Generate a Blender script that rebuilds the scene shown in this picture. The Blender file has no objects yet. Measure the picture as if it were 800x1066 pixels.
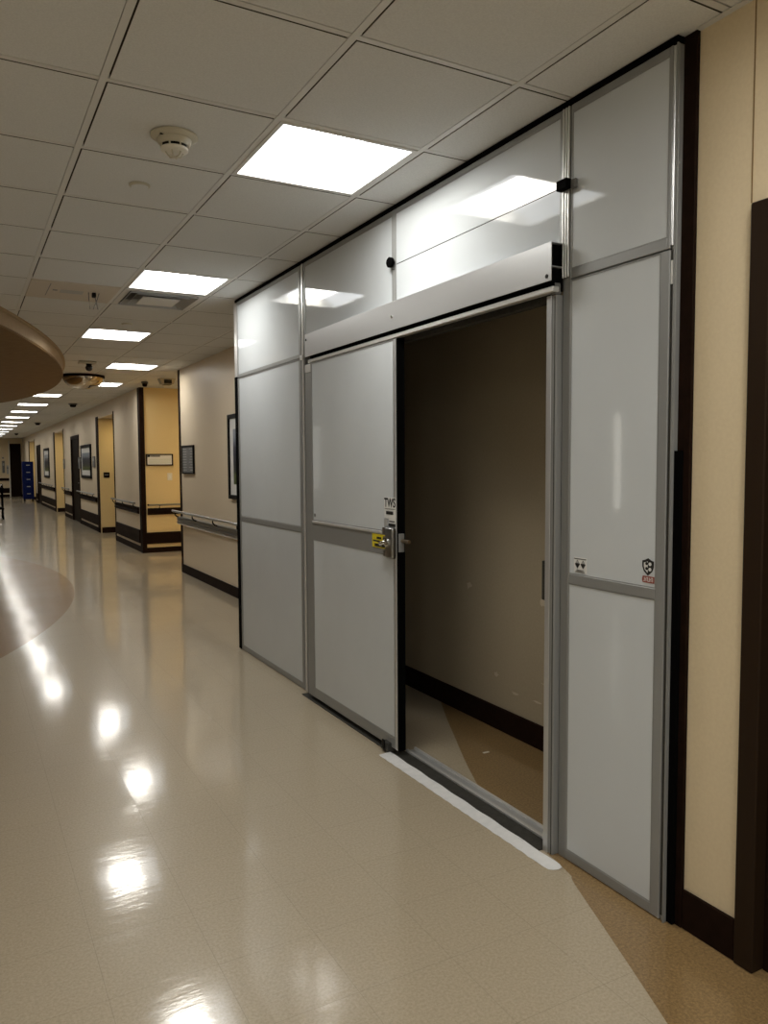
import bpy, bmesh, math, random
from mathutils import Vector, Matrix
random.seed(7)
sc = bpy.context.scene
COL = sc.collection
PI = math.pi

# ------------------------------------------------------------------ materials
def principled(name, rgb, rough=0.5, metal=0.0, spec=0.5, coat=0.0, coat_rough=0.1):
    m = bpy.data.materials.new(name); m.use_nodes = True
    b = m.node_tree.nodes['Principled BSDF']
    b.inputs['Base Color'].default_value = (*rgb, 1)
    b.inputs['Roughness'].default_value = rough
    b.inputs['Metallic'].default_value = metal
    b.inputs['Specular IOR Level'].default_value = spec
    b.inputs['Coat Weight'].default_value = coat
    b.inputs['Coat Roughness'].default_value = coat_rough
    return m

def nd(m, t, **kw):
    n = m.node_tree.nodes.new(t)
    for k, v in kw.items():
        if k in n.inputs: n.inputs[k].default_value = v
        else: setattr(n, k, v)
    return n
def lk(m, a, ao, b, bi): m.node_tree.links.new(a.outputs[ao], b.inputs[bi])

def noise_colour(m, c0, c1, scale=40, detail=4, lo=0.35, hi=0.65, bump=0.0, stretch=(1, 1, 1), bscale=None):
    b = m.node_tree.nodes['Principled BSDF']
    tc = nd(m, 'ShaderNodeTexCoord'); mp = nd(m, 'ShaderNodeMapping', Scale=stretch)
    lk(m, tc, 'Object', mp, 'Vector')
    n = nd(m, 'ShaderNodeTexNoise', Scale=scale, Detail=detail)
    lk(m, mp, 'Vector', n, 'Vector')
    r = nd(m, 'ShaderNodeValToRGB')
    r.color_ramp.elements[0].position = lo; r.color_ramp.elements[0].color = (*c0, 1)
    r.color_ramp.elements[1].position = hi; r.color_ramp.elements[1].color = (*c1, 1)
    lk(m, n, 'Fac', r, 'Fac'); lk(m, r, 'Color', b, 'Base Color')
    if bump:
        n2 = nd(m, 'ShaderNodeTexNoise', Scale=bscale or scale, Detail=3)
        lk(m, mp, 'Vector', n2, 'Vector')
        bp = nd(m, 'ShaderNodeBump', Strength=bump, Distance=0.002)
        lk(m, n2, 'Fac', bp, 'Height'); lk(m, bp, 'Normal', b, 'Normal')
    return m

def emission(name, rgb, s):
    m = bpy.data.materials.new(name); m.use_nodes = True
    nt = m.node_tree; nt.nodes.clear()
    e = nt.nodes.new('ShaderNodeEmission'); o = nt.nodes.new('ShaderNodeOutputMaterial')
    e.inputs['Color'].default_value = (*rgb, 1); e.inputs['Strength'].default_value = s
    nt.links.new(e.outputs[0], o.inputs[0])
    return m

def floor_mat(name, c_a, c_b, f_lo, f_hi):
    m = principled(name, c_a, 0.3, 0, 0.3, 0.9, 0.095)
    b = m.node_tree.nodes['Principled BSDF']
    b.inputs['Coat IOR'].default_value = 1.6
    tc = nd(m, 'ShaderNodeTexCoord')
    br = nd(m, 'ShaderNodeTexBrick', Scale=1.0)
    br.offset = 0.0; br.inputs['Brick Width'].default_value = 0.3048; br.inputs['Row Height'].default_value = 0.3048
    br.inputs['Mortar Size'].default_value = 0.0011; br.inputs['Mortar Smooth'].default_value = 0.2
    br.inputs['Color1'].default_value = (*c_a, 1); br.inputs['Color2'].default_value = (*c_b, 1)
    br.inputs['Mortar'].default_value = (c_a[0]*.80, c_a[1]*.79, c_a[2]*.77, 1)
    lk(m, tc, 'Object', br, 'Vector')
    n = nd(m, 'ShaderNodeTexNoise', Scale=110, Detail=5, Roughness=0.7); lk(m, tc, 'Object', n, 'Vector')
    r = nd(m, 'ShaderNodeValToRGB')
    r.color_ramp.elements[0].position = .36; r.color_ramp.elements[0].color = (f_lo, f_lo*.97, f_lo*.93, 1)
    r.color_ramp.elements[1].position = .64; r.color_ramp.elements[1].color = (f_hi, f_hi, f_hi, 1)
    lk(m, n, 'Fac', r, 'Fac')
    mx = nd(m, 'ShaderNodeMix', data_type='RGBA', blend_type='MULTIPLY')
    mx.inputs[0].default_value = 1.0
    m.node_tree.links.new(br.outputs['Color'], mx.inputs[6]); m.node_tree.links.new(r.outputs['Color'], mx.inputs[7])
    m.node_tree.links.new(mx.outputs[2], b.inputs['Base Color'])
    # wax streaks and slight waviness of the polished tiles
    mp = nd(m, 'ShaderNodeMapping', Scale=(2.2, 9.0, 1)); lk(m, tc, 'Object', mp, 'Vector')
    n2 = nd(m, 'ShaderNodeTexNoise', Scale=2.2, Detail=5, Roughness=0.6); lk(m, mp, 'Vector', n2, 'Vector')
    # every tile is laid with its own tiny tilt
    dv = nd(m, 'ShaderNodeVectorMath', operation='SCALE'); dv.inputs['Scale'].default_value = 1/.3048; lk(m, tc, 'Object', dv, 0)
    fo = nd(m, 'ShaderNodeVectorMath', operation='FLOOR'); lk(m, dv, 'Vector', fo, 0)
    wn = nd(m, 'ShaderNodeTexWhiteNoise', noise_dimensions='3D'); lk(m, fo, 'Vector', wn, 'Vector')
    sb = nd(m, 'ShaderNodeVectorMath', operation='SUBTRACT'); sb.inputs[1].default_value = (.5, .5, .5); lk(m, wn, 'Color', sb, 0)
    ml = nd(m, 'ShaderNodeVectorMath', operation='MULTIPLY'); ml.inputs[1].default_value = (.010, .010, 0); lk(m, sb, 'Vector', ml, 0)
    ge = nd(m, 'ShaderNodeNewGeometry'); av = nd(m, 'ShaderNodeVectorMath', operation='ADD'); lk(m, ge, 'Normal', av, 0); lk(m, ml, 'Vector', av, 1)
    nz = nd(m, 'ShaderNodeVectorMath', operation='NORMALIZE'); lk(m, av, 'Vector', nz, 0)
    bp = nd(m, 'ShaderNodeBump', Strength=0.13, Distance=0.004); lk(m, n2, 'Fac', bp, 'Height'); lk(m, nz, 'Vector', bp, 'Normal')
    bp2 = nd(m, 'ShaderNodeBump', Strength=0.25, Distance=0.0006); bp2.invert = True
    lk(m, br, 'Fac', bp2, 'Height'); lk(m, bp, 'Normal', bp2, 'Normal')
    lk(m, bp2, 'Normal', b, 'Normal')
    lk(m, bp2, 'Normal', b, 'Coat Normal')
    n3 = nd(m, 'ShaderNodeTexNoise', Scale=1.3, Detail=4); lk(m, tc, 'Object', n3, 'Vector')
    mr = nd(m, 'ShaderNodeMapRange'); mr.inputs[3].default_value = .26; mr.inputs[4].default_value = .40
    lk(m, n3, 'Fac', mr, 'Value'); lk(m, mr, 'Result', b, 'Roughness')
    return m

M = {}
M['floor'] = floor_mat('vinyl_tile_beige', (.53, .455, .335), (.522, .447, .328), .84, 1.06)
M['floor_brown'] = floor_mat('vinyl_tile_brown', (.33, .215, .095), (.32, .208, .092), .66, 1.12)
M['floor_inlay'] = floor_mat('vinyl_tile_tan_brown', (.29, .165, .060), (.28, .16, .058), .7, 1.1)
M['floor_inlay'].node_tree.nodes['Principled BSDF'].inputs['Coat Weight'].default_value = .6
M['tile'] = noise_colour(principled('ceiling_tile', (.6, .57, .5), .9, 0, .1), (.68, .685, .67), (.74, .745, .73), 160, 3, bump=.25, bscale=220)
M['tbar'] = principled('ceiling_grid_metal', (.70, .695, .67), .5)
M['tile_edge_shade'] = principled('raw_tile_edge_shade', (.075, .065, .05), .9, 0, .1)  # raw tile edges, darkened so the grid gaps read as shadow lines
M['void'] = principled('ceiling_void', (.02, .02, .02), .9)
M['wall'] = noise_colour(principled('wallpaper_beige', (.6, .5, .36), .55, 0, .35), (.77, .64, .43), (.80, .67, .455), 90, 3, bump=.12)
M['wall_grey'] = noise_colour(principled('wallpaper_taupe', (.55, .47, .39), .42, 0, .4), (.72, .61, .455), (.75, .64, .48), 90, 3, bump=.12)
M['wall_shaded'] = noise_colour(principled('wallpaper_shaded', (.5, .43, .3), .6, 0, .2), (.42, .355, .25), (.445, .375, .265), 90, 3, bump=.1)  # same wall covering, darkened to carry the shade inside the enclosure
M['wall_warm_lit'] = noise_colour(principled('wallpaper_warm_lit', (.66, .5, .28), .6, 0, .3), (.74, .575, .29), (.77, .60, .31), 80, 3, bump=.1)  # warm lamp glow of passage and recesses mixed into the wall colour
M['brown'] = noise_colour(principled('dark_brown_vinyl', (.02, .012, .009), .55, 0, .04), (.013, .0068, .0042), (.018, .009, .006), 30, 3)
M['black'] = principled('black_foam', (.002, .002, .002), .9, 0, .05)
M['blackplastic'] = principled('black_plastic', (.004, .004, .004), .5, 0, .15)
M['alu'] = principled('satin_aluminium', (.66, .67, .68), .38, .75)
M['alu_dark'] = principled('grey_anodised_aluminium', (.315, .322, .318), .45, .3)
M['alu_light'] = principled('light_aluminium', (.76, .76, .75), .34, .5)
M['panel'] = noise_colour(principled('grey_gloss_panel', (.5, .51, .5), .05, 0, .5, 0.0), (.65, .69, .72), (.67, .71, .74), 3, 2, bump=.03, bscale=1.6)
M['steel'] = principled('polished_steel', (.30, .305, .30), .28, 1.0)
M['chrome'] = principled('chrome', (.75, .75, .73), .1, 1.0)
M['brass'] = principled('worn_brass', (.42, .33, .22), .35, 1.0)
M['track'] = noise_colour(principled('dark_grey_track', (.05, .05, .045), .5, 0, .2), (.040, .039, .034), (.055, .053, .047), 60, 2)
M['tape'] = noise_colour(principled('white_floor_tape', (.8, .8, .8), .2), (.82, .83, .83), (.90, .90, .90), 25, 4, bump=.5, bscale=18)
M['white'] = principled('white_plastic', (.78, .75, .66), .4)
M['cream'] = principled('aged_white_plastic', (.55, .51, .40), .4)
M['cream_panel'] = principled('cream_access_panel', (.60, .54, .46), .6)
M['paper'] = principled('white_label', (.80, .80, .78), .4)
M['ink'] = principled('black_ink', (.006, .006, .006), .5)
M['yellow'] = principled('yellow_label', (.80, .66, .02), .4)
M['redbrown'] = principled('red_label', (.30, .07, .05), .5)
M['grey'] = noise_colour(principled('grey_plastic', (.16, .16, .155), .5), (.15, .15, .145), (.18, .18, .175), 40, 2)
M['lightgrey'] = principled('light_grey_paint', (.42, .42, .41), .5)
M['blue'] = noise_colour(principled('blue_drawer_plastic', (.01, .022, .14), .5, 0, .1), (.004, .010, .075), (.006, .014, .095), 20, 2)
M['soffit'] = noise_colour(principled('tan_soffit_paint', (.42, .32, .21), .6, 0, .2), (.44, .33, .21), (.47, .355, .23), 20, 2)
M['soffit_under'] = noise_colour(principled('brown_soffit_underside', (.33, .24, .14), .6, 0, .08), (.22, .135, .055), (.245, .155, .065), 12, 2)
M['mirror'] = principled('mirror', (.50, .44, .36), .03, 1.0)
M['lens'] = emission('lamp_lens', (1.0, .965, .89), 21.0)
M['lens_side'] = emission('lamp_side_panel', (.95, .98, 1.0), 3.6)
M['lens_warm'] = emission('warm_lamp_lens', (1.0, .77, .42), 20.0)
M['lit'] = emission('lit_window', (1.0, .96, .86), 3.5)
M['lit_dim'] = emission('dim_lit_window', (1.0, .96, .86), .45)
M['glossblack'] = principled('black_gloss', (.01, .01, .01), .12)
M['cabinet'] = principled('dark_wood', (.010, .0055, .003), .5, 0, .05)
M['casing'] = principled('door_casing_brown', (.026, .015, .008), .5, 0, .1)
M['fleck'] = principled('paper_scrap', (.75, .72, .62), .6)
M['green_ink'] = principled('pale_green_ink', (.45, .55, .38), .5)

def picture_mat(name, seed):
    m = principled(name, (.3, .3, .3), .35)
    b = m.node_tree.nodes['Principled BSDF']
    tc = nd(m, 'ShaderNodeTexCoord'); sp = nd(m, 'ShaderNodeSeparateXYZ'); lk(m, tc, 'Generated', sp, 'Vector')
    mp = nd(m, 'ShaderNodeMapping', Scale=(1, 14, 3.0), Location=(seed, seed, 0)); lk(m, tc, 'Generated', mp, 'Vector')
    n = nd(m, 'ShaderNodeTexNoise', Scale=1.2, Detail=5, Roughness=.65); lk(m, mp, 'Vector', n, 'Vector')
    ad = nd(m, 'ShaderNodeMath', operation='MULTIPLY_ADD'); ad.inputs[1].default_value = .28
    lk(m, n, 'Fac', ad, 0); lk(m, sp, 'Z', ad, 2)
    r = nd(m, 'ShaderNodeValToRGB'); e = r.color_ramp.elements
    e[0].position = .12; e[0].color = (.05, .075, .025, 1)
    e[1].position = 1.0; e[1].color = (.30, .34, .40, 1)
    for p, c in ((.30, (.12, .15, .05)), (.36, (.03, .04, .03)), (.62, (.025, .032, .05)), (.80, (.05, .06, .09)), (.90, (.16, .19, .24))):
        k = e.new(p); k.color = (*c, 1)
    lk(m, ad, 'Value', r, 'Fac'); lk(m, r, 'Color', b, 'Base Color')
    return m

# ------------------------------------------------------------------ mesh helpers
def bx(bm, x0, x1, y0, y1, z0, z1, bev=0.0, seg=1):
    v = [bm.verts.new(p) for p in ((x0,y0,z0),(x1,y0,z0),(x1,y1,z0),(x0,y1,z0),(x0,y0,z1),(x1,y0,z1),(x1,y1,z1),(x0,y1,z1))]
    fs = [bm.faces.new([v[i] for i in q]) for q in ((3,2,1,0),(4,5,6,7),(0,1,5,4),(1,2,6,5),(2,3,7,6),(3,0,4,7))]
    if bev:
        ed = set()
        for f in fs: ed.update(f.edges)
        bmesh.ops.bevel(bm, geom=list(ed), offset=bev, segments=seg, affect='EDGES', profile=.5)
    return bm

def box(*a, **k):
    bm = bmesh.new(); return bx(bm, *a, **k)

def tube(bm, pts, r, n=12, cap=True):
    pts = [Vector(p) for p in pts]; rings = []
    for i, p in enumerate(pts):
        d = (pts[min(i+1, len(pts)-1)] - pts[max(i-1, 0)]).normalized()
        a = d.orthogonal().normalized() if abs(d.z) < .999 else Vector((1, 0, 0))
        if abs(d.z) < .99: a = Vector((0, 0, 1)).cross(d).normalized()
        b = d.cross(a)
        rings.append([bm.verts.new(p + a*math.cos(2*PI*k/n)*r + b*math.sin(2*PI*k/n)*r) for k in range(n)])
    for i in range(len(rings)-1):
        for k in range(n):
            bm.faces.new((rings[i][k], rings[i][(k+1)%n], rings[i+1][(k+1)%n], rings[i+1][k]))
    if cap:
        bm.faces.new(rings[0][::-1]); bm.faces.new(rings[-1])
    return bm

def lathe(bm, prof, cx, cy, cz, n=32, axis='z', cap0=True, cap1=True):
    rings = []
    for r, h in prof:
        ring = []
        for k in range(n):
            a = 2*PI*k/n; c, s = math.cos(a)*r, math.sin(a)*r
            p = {'z': (cx+c, cy+s, cz+h), 'x': (cx+h, cy+c, cz+s), 'y': (cx+c, cy+h, cz+s)}[axis]
            ring.append(bm.verts.new(p))
        rings.append(ring)
    for i in range(len(rings)-1):
        for k in range(n):
            bm.faces.new((rings[i][k], rings[i][(k+1)%n], rings[i+1][(k+1)%n], rings[i+1][k]))
    if cap0: bm.faces.new(rings[0][::-1])
    if cap1: bm.faces.new(rings[-1])
    return bm

def prism(bm, pts, axis, a, b):
    """closed outline pts (2D) extruded along axis from a to b"""
    def P(u, v, w): return {'x': (w, u, v), 'y': (u, w, v), 'z': (u, v, w)}[axis]
    lo = [bm.verts.new(P(u, v, a)) for u, v in pts]; hi = [bm.verts.new(P(u, v, b)) for u, v in pts]
    n = len(pts)
    bm.faces.new(lo[::-1]); bm.faces.new(hi)
    for k in range(n): bm.faces.new((lo[k], lo[(k+1)%n], hi[(k+1)%n], hi[k]))
    return bm

ROOTLOC = {}
def wloc(o):
    L = Vector((0, 0, 0))
    while o is not None: L += o.location; o = o.parent
    return L
def obj(name, bm, mat, parent=None, loc=None, smooth=False, label=None):
    """bm in world coordinates -> ONE mesh object"""
    bmesh.ops.recalc_face_normals(bm, faces=bm.faces[:])
    o_loc = Vector(loc) if loc is not None else Vector((0, 0, 0))
    base = wloc(parent) if parent else Vector((0, 0, 0))
    for v in bm.verts: v.co -= base + o_loc
    me = bpy.data.meshes.new(name); bm.to_mesh(me); bm.free()
    for m in (mat if isinstance(mat, (list, tuple)) else [mat]): me.materials.append(m)
    if smooth:
        for p in me.polygons: p.use_smooth = True
        try: me.set_sharp_from_angle(angle=math.radians(35))
        except Exception: pass
    o = bpy.data.objects.new(name, me); COL.objects.link(o)
    o.location = o_loc
    if parent: o.parent = parent
    if label: o['label'] = label
    return o
def tag(o, label, cat, group=None):
    o['label'] = label; o['category'] = cat
    if group: o['group'] = group
    return o
def thing(name, loc, label, cat, group=None):
    o = bpy.data.objects.new(name, None); COL.objects.link(o); o.location = loc
    o.empty_display_size = .1
    return tag(o, label, cat, group)
def struct(name, bm, mat, parent=None, smooth=False):
    o = obj(name, bm, mat, parent, smooth=smooth)
    o['kind'] = 'structure'
    return o
def dup(root, loc, label=None):
    r = root.copy(); COL.objects.link(r); r.location = loc
    if label: r['label'] = label
    for ch in list(root.children):
        c = ch.copy(); COL.objects.link(c); c.parent = r
        for g in list(ch.children):
            d = g.copy(); COL.objects.link(d); d.parent = c
    return r

def text_mesh(name, s, size, origin, mat, parent, depth=.0006, align='CENTER', width=1.0):
    """flat lettering on a plane facing -x: text runs towards -y, up is z"""
    cu = bpy.data.curves.new(name + '_curve', 'FONT'); cu.body = s; cu.size = size; cu.align_x = align; cu.align_y = 'CENTER'
    cu.extrude = depth/2; cu.offset = size*.022
    t = bpy.data.objects.new(name + '_tmp', cu); COL.objects.link(t)
    bpy.context.view_layer.update()
    me = bpy.data.meshes.new_from_object(t.evaluated_get(bpy.context.evaluated_depsgraph_get()))
    bpy.data.objects.remove(t); bpy.data.curves.remove(cu)
    bm = bmesh.new(); bm.from_mesh(me); bpy.data.meshes.remove(me)
    for v in bm.verts:
        x, y, z = v.co
        v.co = Vector((origin[0] - z, origin[1] - x*width, origin[2] + y))
    return obj(name, bm, mat, parent)

# ------------------------------------------------------------------ dimensions
H = 2.7047                     # ceiling
XP = 1.895                     # front plane of the temporary wall
XN = 1.935                     # near right wall
XW = 2.60                      # corridor wall
GX0, GY0, G = 1.0629, 2.7212, .6096     # ceiling grid origin and pitch
YE = 40.0

# ------------------------------------------------------------------ floor
fl = bmesh.new()
def fpoly(bm, pts, z, mi):
    f = bm.faces.new([bm.verts.new((x, y, z)) for x, y in pts]); f.material_index = mi
    return f
fpoly(fl, [(-4.6, -4), (6.2, -4), (6.2, YE), (-4.6, YE)], 0.0, 0)
def spline(P, n=10):
    out = []
    for i in range(len(P)-1):
        p0 = Vector(P[max(i-1, 0)]); p1 = Vector(P[i]); p2 = Vector(P[i+1]); p3 = Vector(P[min(i+2, len(P)-1)])
        for k in range(n):
            t = k/n
            out.append(tuple(.5*((2*p1) + (p2-p0)*t + (2*p0-5*p1+4*p2-p3)*t*t + (3*p1-p0-3*p2+p3)*t**3)))
    return out + [tuple(P[-1])]
edge = spline([(1.05, .2), (1.30, .75), (1.556, 1.33), (1.80, 1.93), (1.85, 2.06), (1.965, 2.687), (2.30, 3.45), (2.535, 3.93)])
fpoly(fl, edge + [(2.535, .2)], 0.0006, 1)
arc = [(-7.729 + 8.887*math.cos(a), 10.42 + 8.887*math.sin(a)) for a in [math.radians(-66 + 132*k/90) for k in range(91)]]
fpoly(fl, [p for p in arc if p[0] > -4.59] , 0.0006, 2)
for f in fl.faces:
    f.normal_update()
    if f.normal.z < 0: f.normal_flip()
me = bpy.data.meshes.new('floor'); fl.to_mesh(me); fl.free()
me.materials.append(M['floor']); me.materials.append(M['floor_brown']); me.materials.append(M['floor_inlay'])
flo = bpy.data.objects.new('floor', me); COL.objects.link(flo); flo['kind'] = 'structure'

# ------------------------------------------------------------------ ceiling grid and tiles
light_cells = [(0, -8), (-3, -8), (-6, -8), (-3, -5), (-6, -5), (0, -4), (0, 0), (0, 4), (0, 8), (1, 12), (1, 16)] + [(0, r) for r in range(20, 57, 4)]
skip = set(light_cells) | {(0, 5), (-1, 5)}
def cell(c, r): return GX0 + c*G, GX0 + (c+1)*G, GY0 + r*G, GY0 + (r+1)*G
ce = bmesh.new()
c_lo, c_hi, r_lo, r_hi = -10, 8, -11, 61
for c in range(c_lo, c_hi):
    for r in range(r_lo, r_hi):
        if (c, r) in skip: continue
        x0, x1, y0, y1 = cell(c, r)
        if y1 > 1.7 and y0 < 5.7 and x1 > XP+.05:  # tiles left out over the enclosure to keep its inside dark
            if c > 1 and y1 < 5.9: continue
            if c == 1 and y0 > 1.5 and y1 < 5.9: x1 = XP+.055
        g = .0155; b = .0012; dz = random.uniform(-.0006, .0006)
        xa, xb, ya, yb = x0+.0185, x1-.0135, y0+.0175, y1-.0175
        lo = [ce.verts.new(p) for p in ((xa+b, ya+b, H+dz), (xb-b, ya+b, H+dz), (xb-b, yb-b, H+dz), (xa+b, yb-b, H+dz))]
        mi = [ce.verts.new(p) for p in ((xa, ya, H+.0012), (xb, ya, H+.0012), (xb, yb, H+.0012), (xa, yb, H+.0012))]
        hi = [ce.verts.new((v.co.x, v.co.y, H+.018)) for v in mi]
        ce.faces.new(lo[::-1])
        for k in range(4):
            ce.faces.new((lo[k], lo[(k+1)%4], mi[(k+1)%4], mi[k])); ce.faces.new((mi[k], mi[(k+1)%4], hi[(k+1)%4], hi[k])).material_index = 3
bmesh.ops.recalc_face_normals(ce, faces=ce.faces[:])
n_tile = len(ce.faces)
for c in range(c_lo, c_hi+1):
    x = GX0 + c*G
    bx(ce, x-.012, x+.012, GY0 + r_lo*G, GY0 + r_hi*G, H-.0002, H+.02)
for r in range(r_lo, r_hi+1):
    y = GY0 + r*G
    bx(ce, GX0 + c_lo*G, GX0 + c_hi*G, y-.0115, y+.0115, H+.0016, H+.019)
ce.faces.ensure_lookup_table()
for f in ce.faces[n_tile:]: f.material_index = 1
n2 = len(ce.faces)
ce.faces.new([ce.verts.new(p) for p in ((-5.1, -4.1, H+.16), (6.3, -4.1, H+.16), (6.3, YE+.1, H+.16), (-5.1, YE+.1, H+.16))])
ce.faces.ensure_lookup_table()
for f in ce.faces[n2:]: f.material_index = 2
me = bpy.data.meshes.new('ceiling'); ce.to_mesh(me); ce.free()
for k in ('tile', 'tbar', 'void', 'tile_edge_shade'): me.materials.append(M[k])
ceo = bpy.data.objects.new('ceiling', me); COL.objects.link(ceo); ceo['kind'] = 'structure'

# ------------------------------------------------------------------ walls
ZT = H - .0016
def wall(name, mat, *boxes):
    bm = bmesh.new()
    for b in boxes: bx(bm, *b)
    return struct(name, bm, M[mat])
wall('wall_right', 'wall', (XN, XN+.5, 1.40, 1.645, 0, ZT), (XN, XN+.5, .30, 1.40, 2.15, ZT), (XN, XN+.5, -4, .30, 0, ZT))
# back of the recess behind the temporary wall, then the open corridor wall to the corner
wall('wall_right', 'wall_shaded', (2.535, 2.9, 1.645, 5.80, 0, ZT))
wall('wall_right', 'wall_grey', (XW, 6.2, 5.80, 10.45, 0, ZT))
wall('wall_far', 'wall_warm_lit', (XW, 6.2, 13.0, 13.12, 0, ZT))
wall('wall_alcove', 'wall_warm_lit', (6.2, 6.3, 10.4, 13.1, 0, ZT))
YO = [(15.50, 17.35), (23.7, 25.95), (33.3, 35.9)]          # open door recesses
YD = [(20.45, 21.98), (30.9, 32.4)]                         # flush dark doors
segs = []; y = 13.12
for a, b in sorted(YO + YD):
    segs.append((y, a)); y = b
segs.append((y, YE))
zo, zd = 2.43, 2.17
wall('wall_right', 'wall_grey', *([(XW, XW+.95, a, b, 0, ZT) for a, b in segs] + [(XW, XW+.95, a, b, zo, ZT) for a, b in YO] + [(XW, XW+.95, a, b, zd, ZT) for a, b in YD]))
wall('wall_recess', 'wall_warm_lit', *([(XW+.012, XW+.95, b, b+.0, 0, 0) for a, b in []] + [(XW+.004, XW+.9, b-.012, b-.001, 0, zo-.002) for a, b in YO]))
wall('wall_end', 'wall', (-4.6, XW+.95, YE, YE+.1, 0, ZT))
M['wall_bounce'] = noise_colour(principled('wall_bounce_white', (.8, .78, .73), .6), (.79, .775, .73), (.82, .80, .76), 60, 3)  # unseen left and rear walls whitened to bounce light onto the panels
wall('wall_left', 'wall_bounce', (-4.72, -4.6, -4, 8.20, 0, ZT), (-4.72, -4.6, 8.20, 8.37, 0, .76), (-4.72, -4.6, 8.20, 8.37, 2.14, ZT), (-4.72, -4.6, 8.37, 18.6, 0, ZT),
     (-4.72, -4.6, 18.6, 19.8, 0, .75), (-4.72, -4.6, 18.6, 19.8, 2.45, ZT), (-4.72, -4.6, 19.8, YE, 0, ZT))
wall('wall_behind', 'wall_bounce', (-4.72, XN+.5, -4.1, -4, 0, ZT))
# lit glazing in the opposite wall (seen only as reflections)
for i, (a, b, z0, z1) in enumerate(((8.20, 8.37, .76, 2.14), (18.6, 19.8, .75, 2.45))):
    w = struct('window_%d' % (i+1), box(-4.70, -4.69, a, b, z0, z1), M['lit' if i == 0 else 'lit_dim'])
    fr = bmesh.new(); t = .05
    bx(fr, -4.62, -4.585, a-t, a, z0-t, z1+t); bx(fr, -4.62, -4.585, b, b+t, z0-t, z1+t); bx(fr, -4.62, -4.585, a, b, z1, z1+t); bx(fr, -4.62, -4.585, a, b, z0-t, z0)
    obj('window_frame', fr, M['brown'], w)

# baseboards and corner guards
def bboard(name, *boxes):
    bm = bmesh.new()
    for b in boxes: bx(bm, *b, bev=.003)
    return struct(name, bm, M['brown'])
bboard('baseboard_right', (XN-.012, XN, 1.415, 1.60, 0, .125))
bboard('baseboard_recess', (2.52, 2.535, 1.66, 5.79, 0, .125))
bboard('baseboard_right', (XW-.012, XW, 5.9, 10.42, 0, .115))
bboard('baseboard_alcove', (XW+.01, 6.1, 12.988, 13.0, 0, .085))
bboard('baseboard_far', *[(XW-.012, XW, a+.03, b-.03, 0, .10) for a, b in segs])
bboard('baseboard_reveal', *[(XW+.02, XW+.9, b-.024, b-.012, 0, .12) for a, b in YO])
bboard('baseboard_end', (-4.5, XW, YE-.012, YE, 0, .10))
nt = [0]
def trim(mat, *boxes, bev=.002):
    nt[0] += 1; bm = bmesh.new()
    for b in boxes: bx(bm, *b, bev=bev)
    return struct('trim_%d' % nt[0], bm, M[mat])
trim('brown', (XN-.014, XN, 1.600, 1.648, 0, ZT), (XN-.002, XN+.4, 1.646, 1.660, 0, ZT))         # corner board beside the partition
trim('brown', (XW-.010, XW, 10.385, 10.46, 0, ZT), (XW-.010, XW+.05, 10.45, 10.462, 0, ZT))     # corner of the side passage
trim('brown', (XW-.012, XW, 12.99, 13.16, 0, ZT), (XW-.012, XW+.06, 12.985, 13.0, 0, ZT))
for a, b in YO:
    trim('brown', (XW-.012, XW, b-.004, b+.30, 0, zo+.04), (XW-.012, XW+.02, a-.05, a+.004, 0, zo+.04))
trim('soffit_under', (XN-.0015, XN, 1.4195, 1.4225, 2.16, ZT), bev=0)                                        # wallcovering seam over the door
trim('tbar', (XN-.022, XN, -4, 1.60, H-.004, H-.0016), bev=0)                                       # ceiling wall angle
# low crash bands on the far walls
trim('brown', (XW+.03, 6.0, 12.975, 13.0, .145, .335), bev=.006)
trim('brown', *[(XW-.02, XW, a+.08, b-.08, .145, .37) for a, b in segs[:5]], bev=.006)
trim('brown', (-4.5, 2.2, YE-.02, YE, .17, .40), bev=.006)
trim('brown', (-4.5, 2.2, YE-.05, YE, .74, .86), bev=.006)

# doors
d1 = struct('door_1', box(XN+.055, XN+.10, .36, 1.345, .008, 2.10, bev=.003), M['brown'])
fr = bmesh.new()
bx(fr, XN-.018, XN+.10, 1.350, 1.412, 0, 2.155, bev=.004); bx(fr, XN-.018, XN+.10, .295, .355, 0, 2.155, bev=.004); bx(fr, XN-.018, XN+.10, .355, 1.350, 2.102, 2.155, bev=.004)
obj('door_frame', fr, M['casing'], d1)
st = bmesh.new(); bx(st, XN+.030, XN+.052, 1.325, 1.349, 0, 2.10); bx(st, XN+.030, XN+.052, .357, 1.325, 2.08, 2.10)
obj('door_stop', st, M['brown'], d1)
h = bmesh.new(); lathe(h, [(.026, 0), (.026, .008), (.011, .009), (.011, .045)], XN+.009, .44, 1.0, 20, 'x'); tube(h, [(XN+.014, .44, 1.0), (XN+.014, .56, 1.0)], .009)
obj('door_handle', h, M['steel'], d1, smooth=True)
for i, (a, b) in enumerate(YD):
    d = struct('door_%d' % (i+2), box(XW+.02, XW+.06, a+.06, b-.06, .01, zd-.06), M['cabinet'])
    fr = bmesh.new(); bx(fr, XW-.015, XW+.1, a-.03, a+.06, 0, zd+.03); bx(fr, XW-.015, XW+.1, b-.06, b+.03, 0, zd+.03); bx(fr, XW-.015, XW+.1, a+.06, b-.06, zd-.06, zd+.03)
    obj('door_frame', fr, M['brown'], d)
    obj('door_handle', tube(bmesh.new(), [(XW+.0, a+.14, 1.0), (XW+.0, a+.26, 1.0)], .012), M['steel'], d)
for i, (a, b) in enumerate(YO):
    d = struct('door_%d' % (i+4), box(XW+.80, XW+.85, a+.05, b-.05, .01, zo-.04), M['cabinet'])
    obj('door_handle', tube(bmesh.new(), [(XW+.77, a+.18, 1.0), (XW+.77, a+.30, 1.0)], .012), M['steel'], d)
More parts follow.
